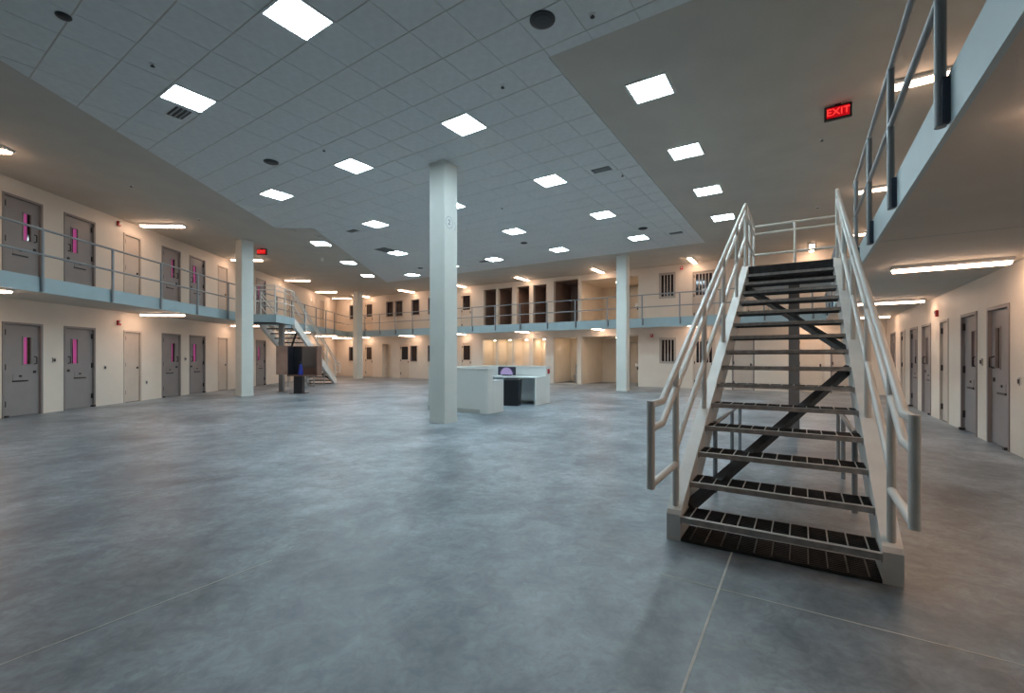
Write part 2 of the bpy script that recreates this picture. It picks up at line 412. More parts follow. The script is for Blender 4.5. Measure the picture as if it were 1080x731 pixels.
# ---------------------------------------------------------------- walkways
c1 = meet(A_WALL, U_WALL); c2 = P('R', V_WALL, U_WALL).to_2d(); c3 = P('R', V_FAS, U_FAS).to_2d(); c4 = meet(A_FAS, U_FAS)
pl = [P('L', -A_WALL, W0 + .1).to_2d(), c1, c2, P('R', V_WALL, -5.4).to_2d(), P('R', V_FAS, -5.0).to_2d(), c3, c4, P('L', -A_FAS, W0 + .1).to_2d()]
dk = MB()
dk.prism([tuple(p) for p in (pl[0], c1, c4, pl[7])], FBOT, DECK)
dk.prism([tuple(p) for p in (c1, c2, c3, c4)], FBOT, DECK)
dk.prism([tuple(p) for p in (c2, pl[3], pl[4], c3)], FBOT, DECK)
do = dk.build('walkway_deck', gyp_m)
sj = MB().box(V_FAS + .02, V_WALL, 6.6, 6.612, FBOT - .002, FBOT + .001).build('soffit_joint', grid_m, rz=-A); sj.parent = do
tag(do, 'tan upper walkway slab running round three sides of the room', 'walkway', kind='structure')
WC4 = (FL.inverted() @ c4.to_3d()).y; VC4 = (FR.inverted() @ c4.to_3d()).x
def fascia(n, fr, loc, rz, length, z0, label):
    b = MB()
    b.box(0, length, -0.02, 0.0, z0, FTOP); b.box(0, length, 0.0, 0.012, FBOT - .012, FBOT)
    o = b.build('trim_%d' % n, fascia_m, fr=fr, loc=loc, rz=rz); tag(o, label, 'fascia', kind='structure')
fascia(1, 'L', (-A_FAS, W0 + .2, 0), R(90), WC4 - W0 - .2, FBOT - .012, 'blue-grey steel channel along the left walkway edge')
fascia(2, 'R', (VC4, U_FAS, 0), 0, V_FAS - VC4, FBOT - .09, 'blue-grey steel channel along the far walkway edge')
fascia(3, 'R', (V_FAS, U_FAS, 0), R(-90), U_FAS + 5.0, FBOT - .012, 'pale blue steel channel along the overhead right walkway edge')

post_me = MB().tube([(0, -.055, FBOT), (0, -.055, DECK + 1.06)], 0.028, 10).mesh('post', rail_m)
clip_me = MB().box(.0, .045, -.055, -.02, FBOT + .01, FTOP - .03).mesh('bracket', clip_m)
def guard(fr, origin, rz, x0, x1, posts, label, ends=(0, 0)):
    """guard rail along local x, posts outside the fascia"""
    t = thing('guard_rail', label, 'railing', fr, origin, rz, group='walkway guard rails')
    for z, nm in ((DECK + 1.06, 'top_rail'), (DECK + 0.55, 'middle_rail')):
        MB().tube([(x0, -.055, z), (x1, -.055, z)], 0.024, 10).build(nm, rail_m, t)
    for x in posts:
        p = share('post', post_me, t, (x, 0, 0)); share('bracket', clip_me, p)
    return t
LS0 = 23.6                         # foot of the left stair along w
S_LAND, S_END = 5.11, 6.71         # stair landing from / to, measured from its foot
STAIR_T = -0.173                   # centre line of the right stair in v
lw0, lw1 = LS0 - S_END, LS0 - S_LAND
guard('L', (-A_FAS, 0, 0), R(90), -5.5, lw0 - .02, [3.4, 5.0, 6.55, 8.1, 9.70, 11.43, 13.06, 14.65, 16.33, lw0 - .04], 'grey two-rail guard rail on the near left walkway')
guard('L', (-A_FAS, 0, 0), R(90), lw1 + .02, WC4 - .1, [lw1 + .04, 20.0, 21.5, 23.0, 24.5, 26.0, 27.4], 'grey two-rail guard rail on the left walkway beyond the distant stair')
guard('R', (0, U_FAS, 0), 0, VC4 + .1, V_FAS - .12, [q * 1.016 for q in (-23.6, -22.6, -21.25, -19.93, -18.55, -17.2, -15.77, -14.32, -12.89, -11.43, -9.96, -8.54, -7.04, -5.54, -4.06, -2.6, -1.15, 0.3)], 'grey two-rail guard rail along the far walkway')
guard('R', (V_FAS, 0, 0), R(-90), -(3.49 + S_LAND) + .02, 4.0, [-8.25, -6.73, -5.21, -3.5, -1.9, -0.3, 1.3], 'grey overhead guard rail on the right walkway in front of the stair landing')
guard('R', (V_FAS, 0, 0), R(-90), -(U_FAS - .12), -(3.49 + S_END) - .02, [-10.3, -11.8, -13.3, -14.8, -16.3, -17.8], 'grey guard rail on the right walkway beyond the stair landing')

# ---------------------------------------------------------------- stairs
NR = 16; RISE = DECK / NR; RUN = (S_LAND - 0.0) / (NR - 1); SW = 0.68; ST = 0.10
SLOPE = RISE / RUN
def zn(s): return RISE + SLOPE * (s + 0.02)
def steel_stair(label, fr, loc, rz, grp):
    t = thing('steel_stair', label, 'staircase', fr, loc, rz, group=grp)
    for sd in (-1, 1):
        top = lambda s: zn(s) + 0.02
        zt = DECK + 0.03; se = S_LAND
        b = MB(); xa, xb = (-SW, -SW + ST) if sd < 0 else (SW - ST, SW)
        poly = [(0.0, 0.0), (0.0, 0.19), (0.02, top(0.02)), (se, zt), (se, zt - 0.36), (0.28, 0.0)]
        b.prism(poly, xa, xb, 'x'); b.build('stringer', stringer_m, t)
    inner = SW - ST
    # treads
    tr = MB(); tr.box(-inner, inner, 0.0, 0.012, -0.034, 0.003); tr.box(-inner, inner, 0.0, 0.04, 0.0, 0.004)
    tr.box(-inner, -inner + .006, 0.012, 0.30, -.05, 0.0); tr.box(inner - .006, inner, 0.012, 0.30, -.05, 0.0)
    tr_me = tr.mesh('tread', nosing_m)
    gr = MB()
    for k in range(9): y = 0.045 + k * 0.030; gr.box(-inner + .006, inner - .006, y, y + .005, -.032, 0.0)
    gr_me = gr.mesh('grating', steel_dark)
    cr_me = MB().box(-.004, .004, .012, .30, -.008, .0025).mesh('cross_bar', nosing_m)
    bk_me = MB().box(-inner + .006, inner - .006, .292, .30, -.045, 0.0).mesh('back_angle', steel_dark)
    for k in range(1, NR):
        tt = share('tread', tr_me, t, (0, (k - 1) * RUN - 0.02, k * RISE))
        g = share('grating', gr_me, tt); g['kind'] = 'stuff'
        share('back_angle', bk_me, tt)
        for q in range(11): share('cross_bar', cr_me, tt, (-inner + .06 + q * (2 * inner - .12) / 10, 0, 0))
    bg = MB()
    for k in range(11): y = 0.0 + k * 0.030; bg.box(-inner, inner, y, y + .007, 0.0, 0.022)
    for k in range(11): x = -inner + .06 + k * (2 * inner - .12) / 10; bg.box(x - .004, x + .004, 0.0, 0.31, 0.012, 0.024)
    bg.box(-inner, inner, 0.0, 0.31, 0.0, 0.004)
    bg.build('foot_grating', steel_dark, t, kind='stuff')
    # landing
    LX = 0.86 if fr == 'R' else 0.69
    b = MB()
    b.box(-SW, LX, S_LAND - .02, S_LAND + .02, DECK - .26, DECK); b.box(-SW, LX, S_END - .06, S_END, DECK - .26, DECK + .02)
    b.box(-SW, -SW + .06, S_LAND, S_END, DECK - .26, DECK + .02); b.box(SW - .06, SW, S_LAND + .02, S_END - .06, DECK - .26, DECK - .02)
    b.build('landing_frame', fascia_m if fr == 'L' else stringer_m, t)
    MB().box(-SW + ST, SW - ST, S_LAND - .04, S_LAND - .02, DECK - .26, DECK + .002).build('landing_nosing', steel_dark, t)
    b = MB()
    n = int((S_END - S_LAND) / 0.035)
    for k in range(n): y = S_LAND + .03 + k * 0.034; b.box(-SW + .06, LX, y, y + .006, DECK - .035, DECK - .002)
    for k in range(13): x = -SW + .08 + k * .105; b.box(x, x + .008, S_LAND + .02, S_END - .06, DECK - .012, DECK)
    b.build('landing_grating', steel_dark, t, kind='stuff')
    b = MB().box(-SW + .06, SW - .06, 5.58, 5.72, DECK - .25, DECK - .04); b.build('landing_beam', steel_dark, t)
    px = 0.06 if fr == 'R' else -0.42
    b = MB(); b.box(px - .08, px + .08, 5.565, 5.725, 0.012, DECK - .25); b.box(px - .14, px + .14, 5.50, 5.79, 0.0, 0.012); b.build('support_post', mat('support_post_paint', (0.20, 0.185, 0.18), 0.5, var=0.06, scale=4), t)
    # zigzag braces under the treads
    def zu(s): return zn(s) - 0.16
    for (xa, sa), (xb, sb_) in (((-inner, 0.28), (inner, 2.3)), ((inner, 2.65), (-inner, 4.6))):
        pa, pb = Vector((xa, sa, zu(sa))), Vector((xb, sb_, zu(sb_)))
        b = MB(); dirv = (pb - pa).normalized(); up = Vector((0, -SLOPE, 1)).normalized(); sdv = dirv.cross(up).normalized() * .035; uu = up * .035
        vs = [p + q for p in (pa, pb) for q in (sdv + uu, -sdv + uu, -sdv - uu, sdv - uu)]
        b.add(vs, [(0,1,2,3),(7,6,5,4),(0,4,5,1),(1,5,6,2),(2,6,7,3),(3,7,4,0)]); b.build('brace', steel_dark, t)
    # rails
    rt = SW - ST / 2
    offs = (1.04, 0.89, 0.45)
    for sd in (-1, 1):
        x = sd * rt
        for q, o_ in enumerate(offs):
            ztop = DECK + (1.06, 0.91, 0.50)[q]
            pts = []
            if q < 2:
                zl = (1.055, 0.905)[q]; s0 = (zl - o_ - RISE) / SLOPE - .02
                pts = [(x, -0.60, zl), (x, s0, zl)]
            else: pts = [(x, 0.07, zn(0.07) + o_)]
            if sd < 0: pts += [(x, S_LAND - .02 , ztop), (x, S_END - .04, ztop)]
            else: pts += [(x, S_LAND - .02, ztop)]
            MB().tube(pts, 0.024, 10).build(('guard_top_rail', 'handrail', 'guard_middle_rail')[q], stairrail_m, t)
        MB().tube([(x, -0.60, 1.079), (x, -0.60, 0.526)], 0.025, 10).build('rail_end', stairrail_m, t)
        MB().tube([(x, -0.60, 0.55), (x, 0.07, 0.55)], 0.024, 10).build('rail_return', stairrail_m, t)
        for s in (0.07, 1.25, 2.55, 3.85, S_LAND - .02):
            zb = zn(s) + 0.02; z2 = min(zn(s) + offs[0], DECK + 1.06)
            MB().tube([(x, s, zb - .01), (x, s, z2)], 0.024, 10).build('post', stairrail_m, t)
    for q in (1.06, 0.91, 0.50):
        MB().tube([(-rt, S_END - .04, DECK + q), (LX - .1, S_END - .04, DECK + q)], 0.022, 10).build('landing_rail', stairrail_m, t)
    for x in (-rt, 0.06, LX - .1):
        MB().tube([(x, S_END - .04, DECK - .2), (x, S_END - .04, DECK + 1.06)], 0.022, 10).build('landing_post', stairrail_m, t)
    MB().tube([(-rt, S_LAND + .75, DECK - .1), (-rt, S_LAND + .75, DECK + 1.06)], 0.022, 10).build('landing_post', stairrail_m, t)
    return t
def barrier(label, fr, loc, rz):
    t = thing('barrier_rail', label, 'railing', fr, loc, rz, group='low barrier rails under the stairs')
    h = 0.69; x = 0.56; s0, s1 = 1.45, 3.6
    MB().tube([(-x, s0, h), (-x, s1, h), (x, s1, h), (x, s0, h)], 0.023, 10).build('top_rail', rail_m, t)
    for sx in (-x, x):
        for s in (s0, 2.75, s1):
            MB().tube([(sx, s, 0), (sx, s, h)], 0.022, 10).build('post', rail_m, t)
    return t
steel_stair('large open-tread steel stair with grating steps in the right foreground', 'R', (STAIR_T, 3.49, 0), 0, 'open steel stairs')
barrier('low grey floor barrier rail under the large foreground stair', 'R', (STAIR_T, 3.49, 0), 0)
lt = -8.24
steel_stair('distant open-tread steel stair beside the left walkway', 'L', (lt, LS0, 0), R(180), 'open steel stairs')
barrier('low grey floor barrier rail under the distant left stair', 'L', (lt, LS0, 0), R(180))

# ---------------------------------------------------------------- columns
def column(X, fr, label, z1, num=False, sz=0.205):
    t = thing('column', label, 'column', fr, X, group='square painted columns')
    MB().cbox(-sz, sz, -sz, sz, 0.0, z1, 0.012).build('shaft', column_m, t)
    MB().box(-sz - .006, sz + .006, -sz - .006, sz + .006, 0.0, 0.09).build('base_trim', column_m, t)
    MB().box(-sz - .012, sz + .012, -sz - .012, sz + .012, z1 - .02, z1).build('top_trim', column_m, t)
    if num:
        o = bpy.data.objects.new('painted_number', text_mesh('2', 0.15, ink_m, 'painted_number')); col.objects.link(o); o.parent = t
        o.location = (sz + .001, -0.06, 4.10); o.rotation_euler = (R(90), 0, R(90))
        b = MB(); pts = []
        for k in range(24):
            a0, a1 = 2*math.pi*k/24, 2*math.pi*(k+1)/24
            b.add([(sz+.002, -.06 + r*math.cos(a), 4.10 + r*math.sin(a)*1.1) for r, a in ((.10, a0), (.115, a0), (.115, a1), (.10, a1))], [(0,1,2,3)])
        b.build('painted_ring', ring_m, t)
        b = MB()
        for k in range(12):
            a0, a1 = -1.3 + 2.6*k/12, -1.3 + 2.6*(k+1)/12
            b.add([(sz+.002, .075 + r*math.cos(a)*.8, 4.06 + r*math.sin(a)) for r, a in ((.075, a0), (.09, a0), (.09, a1), (.075, a1))], [(0,1,2,3)])
        b.build('painted_arc', ring_m, t)
column((-6.29, 7.22, 0), 'R', 'tall pale square column in the middle of the room beside the white desk', TILE + .0, True)
column((-6.0, 17.62, 0), 'R', 'pale square column in front of the far walkway between the desk and the large stair', GYP)
lc = FR.inverted() @ Vector((-9.24, 15.72, 0))
column((lc.x, lc.y, 0), 'R', 'pale square column against the left walkway railing', GYP)
fc = FR.inverted() @ Vector((-9.55, 28.2, 0))
column((fc.x, fc.y, 0), 'R', 'distant square column at the far left walkway corner', GYP)

# ---------------------------------------------------------------- doors
def door_meshes(W, H, tag_):
    """frame + leaf meshes; local x width, front toward -y, wall face at y=0, z from 0"""
    f = MB(); q = 0.05
    f.box(-W/2, -W/2 + q, -0.015, 0.12, 0, H); f.box(W/2 - q, W/2, -0.015, 0.12, 0, H); f.box(-W/2 + q, W/2 - q, -0.015, 0.12, H - q, H)
    return f
cf_me = door_meshes(DW, DH, 'cell').mesh('frame', frame_m)
lw = DW/2 - .055
sx0, sx1, sz0, sz1 = 0.04, 0.21, 1.18, 1.80
cl_b = MB()
for x0, x1, z0, z1 in ((-lw, sx0, 0.012, DH - .055), (sx1, lw, 0.012, DH - .055), (sx0, sx1, 0.012, sz0), (sx0, sx1, sz1, DH - .055)): cl_b.box(x0, x1, 0.035, 0.085, z0, z1)
cl_me = cl_b.mesh('leaf', door_m)
wf_b = MB()
for x0, x1, z0, z1 in ((sx0 - .02, sx0, sz0 - .02, sz1 + .02), (sx1, sx1 + .02, sz0 - .02, sz1 + .02), (sx0, sx1, sz0 - .02, sz0), (sx0, sx1, sz1, sz1 + .02)): wf_b.box(x0, x1, 0.022, 0.04, z0, z1)
wf_me = wf_b.mesh('window_bead', frame_m)
pane_b = MB().box(sx0, sx1, 0.06, 0.07, sz0, sz1)
pane_pink, pane_dull = pane_b.mesh('pane', pink_e), pane_b.mesh('pane', dull_e)
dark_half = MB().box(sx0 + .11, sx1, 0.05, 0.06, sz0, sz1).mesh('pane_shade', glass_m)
hinge_me = MB().box(-lw - .03, -lw + .035, 0.0, 0.036, -.065, .065).mesh('hinge', hard_m)
slot_b = MB(); slot_b.box(-.20, .14, 0.022, 0.036, 0.79, 0.815); slot_b.box(-.19, .13, .026, .036, .83, .96)
slot_me = MB().box(-.20, .14, 0.018, 0.036, 0.785, 0.815).mesh('food_slot_edge', hard_m)
flap_me = MB().box(-.19, .13, .029, .036, .82, .955).mesh('food_slot_flap', door_m)
latch_me = MB().box(-.06, 0.0, .018, .03, .895, .93).mesh('flap_lock', hard_m)
pull_me = MB().tube([(.30, .035, 1.36), (.30, -.02, 1.34), (.30, -.02, 1.20), (.30, .035, 1.18)], .011, 8).mesh('pull_handle', hard_m)
lock_me = MB().box(.27, .33, .02, .036, .97, 1.03).mesh('lock', hard_m)
shut_me = MB().box(-lw - .02, -lw + .05, -.05, .035, .012, .05).mesh('door_stop', hard_m)
pf_me = door_meshes(PW, DH, 'plain').mesh('frame', plain_m)
pw = PW/2 - .055
plf_me = MB().box(-pw, pw, .03, .08, .012, DH - .055).mesh('leaf', plain_m)
ph_me = MB().box(-pw - .03, -pw + .03, 0.0, .031, -.06, .06).mesh('hinge', hard_m)
pk_me = MB().lathe([(0.03, 0), (0.03, .02), (.018, .03)], 12).mesh('knob', hard_m)
sill_me = MB().box(-pw, pw, .02, .085, .0, .012).mesh('threshold', hard_m)
dn = 0
def add_door(kind, fr, loc, rz, label, hinge='left', pane=None):
    global dn; dn += 1
    t = thing('door_%d' % dn, label, 'door', fr, loc, rz, kind='structure')
    m = 1 if hinge == 'left' else -1
    if kind == 'cell':
        share('frame', cf_me, t); lf = share('leaf', cl_me, t, sx=m)
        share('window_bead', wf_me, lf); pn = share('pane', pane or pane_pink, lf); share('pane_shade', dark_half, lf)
        for z in (0.30, 1.12, 1.90): share('hinge', hinge_me, lf, (0, 0, z))
        for nm, me in (('food_slot_edge', slot_me), ('food_slot_flap', flap_me), ('flap_lock', latch_me), ('pull_handle', pull_me), ('lock', lock_me), ('door_stop', shut_me)): share(nm, me, lf)
    else:
        share('frame', pf_me, t); lf = share('leaf', plf_me, t, sx=m); share('threshold', sill_me, t)
        for z in (0.30, 1.12, 1.90): share('hinge', ph_me, lf, (0, 0, z))
        k = share('knob', pk_me, lf, (pw - .07, .03, 1.02)); k.rotation_euler = (R(90), 0, 0)
    return t
ordn = ['nearest', 'second', 'third', 'fourth', 'fifth', 'sixth', 'seventh', 'eighth']
for lev, z in (('lower', 0.0), ('upper', DECK)):
    for i, c in enumerate(left_cells):
        add_door('cell', 'L', (-A_WALL, c, z), R(90), 'taupe cell door with pink slit window, %s on the %s left wall' % (ordn[i], lev), 'left' if i % 2 == 0 else 'right')
    for i, c in enumerate(left_plain):
        add_door('plain', 'L', (-A_WALL, c, z), R(90), 'plain beige service door, %s on the %s left wall' % (ordn[i], lev), 'left')
    for i, c in enumerate(right_cells):
        add_door('cell', 'R', (V_WALL, c, z), R(-90), 'taupe cell door with dim red slit window, %s on the %s right wall' % (ordn[i], lev), 'right' if i % 2 == 0 else 'left', pane_dull)
    for i, c in enumerate(right_plain):
        add_door('plain', 'R', (V_WALL, c, z), R(-90), 'plain beige service door, %s on the %s right wall' % (ordn[i], lev), 'left')

def far_door(v0, v1, z, label, style):
    global dn; dn += 1
    W = v1 - v0
    t = thing('door_%d' % dn, label, 'door', 'R', ((v0+v1)/2, U_WALL, z), kind='structure')
    fm, lm = {'dwin': (cream_door_m, cream_door_m), 'dbar': (plain_m, plain_m), 'solid': (frame_m, plain_m), 'cream': (cream_door_m, cream_door_m), 'plain': (plain_m, cream_door_m)}[style]
    door_meshes(W, DH, '').build('frame', fm, t)
    l = W/2 - .055
    b = MB()
    if style in ('dwin', 'dbar'):
        x0, x1 = (-l + .06, l - .10) if style == 'dwin' else (-l + .08, l - .08); z0, z1 = (1.16, 1.98) if style == 'dwin' else (1.10, 2.0)
        for a in ((-l, x0, .012, DH-.055), (x1, l, .012, DH-.055), (x0, x1, .012, z0), (x0, x1, z1, DH-.055)): b.box(a[0], a[1], .03, .08, a[2], a[3])
        lf = b.build('leaf', lm, t)
        MB().box(x0, x1, .05, .06, z0, z1).build('pane', glass_m, lf)
        if style == 'dbar':
            for k in range(4): x = x0 + (k + 1) * (x1 - x0) / 5; MB().box(x - .018, x + .018, .028, .046, z0, z1).build('bar', bar_m, lf)
    else:
        lf = b.box(-l, l, .03, .08, .012, DH-.055).build('leaf', lm, t)
    for q in (.3, 1.1, 1.9): share('hinge', ph_me, lf, (pw - l, 0, q))
    MB().box(l - .10, l - .05, .012, .03, 0.95, 1.08).build('lock', hard_m, lf)
wn = 0
def far_window(v0, v1, z, label, bars):
    global wn; wn += 1
    z0, z1 = span('barwin' if bars else 'win', z)
    W, H = v1 - v0, z1 - z0
    t = thing('window_%d' % wn, label, 'window', 'R', ((v0+v1)/2, U_WALL, z0), kind='structure')
    q = 0.09 if bars else 0.04
    b = MB(); b.box(-W/2, -W/2+q, -.02, .12, 0, H); b.box(W/2-q, W/2, -.02, .12, 0, H); b.box(-W/2+q, W/2-q, -.02, .12, 0, q); b.box(-W/2+q, W/2-q, -.02, .12, H-q, H)
    fr_ = b.build('frame', mat('grey_window_frame', (0.42, 0.38, 0.35), 0.5, var=.04, scale=5) if bars else frame_m, t)
    MB().box(-W/2+q, W/2-q, .08, .09, q, H-q).build('pane', glass_m, t)
    if bars:
        for k in range(3): x = -W/2 + q + (k+1)*(W-2*q)/4; MB().box(x-.02, x+.02, .03, .055, q, H-q).build('bar', bar_m, t)
    else:
        MB().box(-W/2 - .02, W/2 + .02, -.06, .0, -.03, .0).build('sill', cream_door_m, t)
where = {'dbar': 'far door with barred window', 'solid': 'solid taupe door', 'cream': 'cream door', 'plain': 'plain cream door', 'dwin': 'cream door with dark window', 'win': 'dark window', 'barwin': 'framed window with vertical bars'}
for lst, z, lev in ((far_lower, 0.0, 'lower'), (far_upper, DECK, 'upper')):
    seq = sorted(lst, key=lambda q: q[1]); cnt = {}
    for k, a, c in seq:
        if k not in where: continue
        cnt[k] = cnt.get(k, 0) + 1
        tot = sum(1 for q in seq if q[0] == k)
        od = (', number %s from the left' % ['one', 'two', 'three', 'four', 'five', 'six', 'seven'][cnt[k]-1]) if tot > 1 else ''
        lb_ = '%s on the %s level of the far wall%s' % (where[k], lev, od)
        if k in ('win', 'barwin'): far_window(a, c, z, lb_, k == 'barwin')
        else: far_door(a, c, z, lb_, k)
# alcove back doors
for z, lev in ((0.0, 'lower'), (DECK, 'upper')):
    dn += 1
    t = thing('door_%d' % dn, 'narrow cream door at the back of the %s alcove' % lev, 'door', 'R', (-7.1, U_WALL + 2.8, z), kind='structure')
    door_meshes(0.95, 2.1, '').build('frame', plain_m, t, loc=(0, -.13, 0)); MB().box(-.42, .42, -.08, -.01, .012, 2.05).build('leaf', cream_door_m, t)
    f = thing('drinking_fountain', 'white wall fountain in the %s alcove beside its cream door' % lev, 'fountain', 'R', (-6.36, U_WALL + 1.1, z + .72), group='alcove drinking fountains')
    MB().cbox(-.34, 0, -.2, .2, .16, .30, .03).build('basin', white_m, f); MB().box(-.26, 0, -.15, .15, 0.0, .16).build('apron', hard_m, f)
    MB().tube([(-.06, .1, .30), (-.06, .1, .36), (-.12, .08, .37)], .012, 8).build('spout', ssteel_m, f)

# ---------------------------------------------------------------- lights
pf_b = MB(); hh = TS/2 - .004
for a in ((-hh, hh, -hh, -hh+.028), (-hh, hh, hh-.028, hh), (-hh, -hh+.028, -hh+.028, hh-.028), (hh-.028, hh, -hh+.028, hh-.028)): pf_b.box(a[0], a[1], a[2], a[3], -.012, .006)
pf_mesh = pf_b.mesh('frame', white_m)
pd_mesh = MB().box(-hh+.028, hh-.028, -hh+.028, hh-.028, -.004, .006).mesh('diffuser', panel_e)
def panel(fr, v, u, z, label):
    t = thing('ceiling_light', label, 'ceiling light', fr, (v, u, z), group='square recessed ceiling lights')
    share('frame', pf_mesh, t); share('diffuser', pd_mesh, t)
rows = {0: 'row above the viewpoint', 3: 'nearest visible row', 6: 'second row', 9: 'third row', 12: 'fourth row', 15: 'fifth row', 15.6: 'fifth row'}
cnt = {}
for u, v in sorted(lights, key=lambda q: (round(q[0]), -q[1])):
    cnt[rows[u]] = cnt.get(rows[u], 0) + 1
    panel('G', V0 + round((v - V0)/TS)*TS, round(u/TS)*TS, TILE, 'square white ceiling light in the tiles, %s, %s from the right' % (rows[u], ['first', 'second', 'third', 'fourth', 'fifth'][cnt[rows[u]]-1]))
for i, u in enumerate((6.81, 9.26, 11.73, 14.22)):
    panel('R', -1.90, u, GYP - .008, 'square white light in the tan ceiling left of the large stair, %s of four' % ordn[i])
for i, wv in enumerate((16.4, 19.65, 22.8)):
    panel('L', -5.8, wv, GYP - .008, 'square white light in the tan ceiling before the distant left stair, %s of three' % ordn[i])

sl = 0.62
sh_b = MB(); sh_b.prism([(-.11, 0.0), (.11, 0.0), (.11, -.03), (.085, -.05), (-.085, -.05), (-.11, -.03)], -sl, sl, 'x')
sh_me = sh_b.mesh('housing', white_m)
sln_b = MB(); sln_b.prism([(-.075, -.05), (.075, -.05), (.06, -.085), (-.06, -.085)], -sl + .02, sl - .02, 'x')
sln_me = sln_b.mesh('lens', strip_e)
def strip(fr, x, y, z, rz, label):
    t = thing('fluorescent_light', label, 'ceiling light', fr, (x, y, z), rz, group='linear fluorescent fixtures')
    share('housing', sh_me, t); share('lens', sln_me, t)
for lev, z in (('under the walkway', FBOT - .002), ('above the walkway', GYP - .004)):
    for i, u in enumerate((8.6, 13.65, 18.4) if z > 4 else (3.5, 8.6, 13.65, 18.4)):
        strip('R', 1.72, u, z, 0, 'warm fluorescent fixture %s on the right side, %s one' % (lev, ordn[i]))
    for i, wv in enumerate((9.25, 14.3, 19.15, 24.15, 28.4, 31.4)):
        strip('L', -(A_WALL - .86), wv, z, 0, 'warm fluorescent fixture %s along the left wall, %s one' % (lev, ordn[i]))
    for i, v in enumerate((0.3, -3.8, -7.9, -11.95, -16.1, -20.1, -24.2)):
        strip('R', v, 19.72, z, R(90), 'warm fluorescent light %s along the far wall, %s from the right' % (lev, ['first'] [0] if i == 0 else ordn[i]))

# ---------------------------------------------------------------- ceiling fittings
def vent(u, v, label, dark=False):
    t = thing('ceiling_vent', label, 'vent', 'G', (V0 + round((v-V0)/TS)*TS, round(u/TS)*TS, TILE), group='ceiling vents')
    if dark:
        MB().box(-.29, .29, -.29, .29, .002, .012).build('backing', mat('vent_dark_grille', (0.06, 0.07, 0.08), .6, var=.1, scale=20), t)
        for k in range(7): y = -.24 + k*.08; MB().box(-.29, .29, y, y+.012, -.006, .004).build('slat', grid_m, t)
        return
    MB().box(-.29, .29, -.29, .29, .0, .01).build('plate', tile_m, t)
    MB().box(-.2, .2, -.02, .2, -.004, .002).build('slot_box', hard_m, t)
    for k in range(3): MB().box(-.2, .2, .01 + k*.065, .03 + k*.065, -.016, .0).build('louver', grid_m, t)
for (u, v), lab in zip(vents, ('next to the nearest left ceiling light', 'near the right tan ceiling edge', 'near the left ceiling step', 'above the far right column', 'far off above the desk')):
    vent(u, v, 'square louvred air vent in the tile ceiling, ' + lab)
vent(11.4, -13.47, 'large dark square grille in the tile ceiling left of the central column', True)
def speaker(u, v, r, label):
    t = thing('ceiling_speaker', label, 'speaker', 'G', (v, u, TILE - .001), group='round black ceiling speakers')
    MB().lathe([(r, 0.0), (r, -.012), (r*.9, -.02)], 24).build('rim', black_m, t)
    MB().lathe([(r*.88, -.018), (r*.7, -.03), (r*.3, -.036)], 24).build('grille', black_m, t)
for u, v, r, lab in ((4.64, -2.72, .15, 'large, nearest, at the top of the view'), (4.92, -9.29, .14, 'left of the central column'), (1.45, -7.31, .075, 'in the dark upper left corner'), (13.96, -4.58, .14, 'above the far right column'), (14.6, -14.9, .12, 'far left among the distant lights'), (13.4, -8.6, .12, 'far off right of the central column')):
    speaker(u, v, r, 'round black ceiling speaker, ' + lab)
def sprinkler(fr, x, y, z, label):
    t = thing('sprinkler_head', label, 'sprinkler', fr, (x, y, z), group='sprinkler heads')
    MB().lathe([(.04, 0), (.04, -.006), (.015, -.012)], 12).build('escutcheon', white_m, t)
    MB().lathe([(.012, -.01), (.012, -.025), (.028, -.03), (.028, -.034)], 10).build('deflector', hard_m, t)
for (fr, x, y, z), lab in zip((('G', -7.52, 2.37, TILE), ('G', -3.87, 5.45, TILE), ('G', -2.2, 4.9, TILE), ('G', -7.05, 9.9, TILE), ('G', -3.6, 9.6, TILE), ('L', -8.25, 11.1, GYP), ('L', -8.3, 13.7, GYP), ('R', 0.31, 10.1, GYP), ('R', .35, 14.6, GYP), ('G', -7.9, 5.2, TILE)),
        ('near the upper left lights', 'right of the central column top', 'by the big black speaker', 'behind the central column', 'by the right air vent', 'over the near left walkway', 'over the left walkway', 'below the near exit sign', 'over the stair landing', 'left of the column')):
    sprinkler(fr, x, y, z, 'small dark sprinkler head, ' + lab)

def exit_sign(fr, x, y, z, rz, label):
    t = thing('exit_sign', label, 'exit sign', fr, (x, y, z), rz, group='exit signs')
    MB().cbox(-.18, .18, -.028, .028, -.235, -.02, .006).build('housing', black_m, t)
    MB().box(-.04, .04, -.025, .025, -.02, 0.0).build('mount', hard_m, t)
    MB().box(-.148, .148, -.032, -.026, -.208, -.047).build('face', exit_e, t)
    o = bpy.data.objects.new('letters', text_mesh('EXIT', .15, exit_l, 'letters')); col.objects.link(o); o.parent = t
    o.location = (0, -.034, -.127); o.rotation_euler = (R(90), 0, 0)
exit_sign('R', 0.48, 8.83, GYP, 0, 'red lit exit sign hanging from the ceiling above the large stair')
exit_sign('L', -8.25, 17.3, GYP, 0, 'small red lit exit sign hanging by the left column')

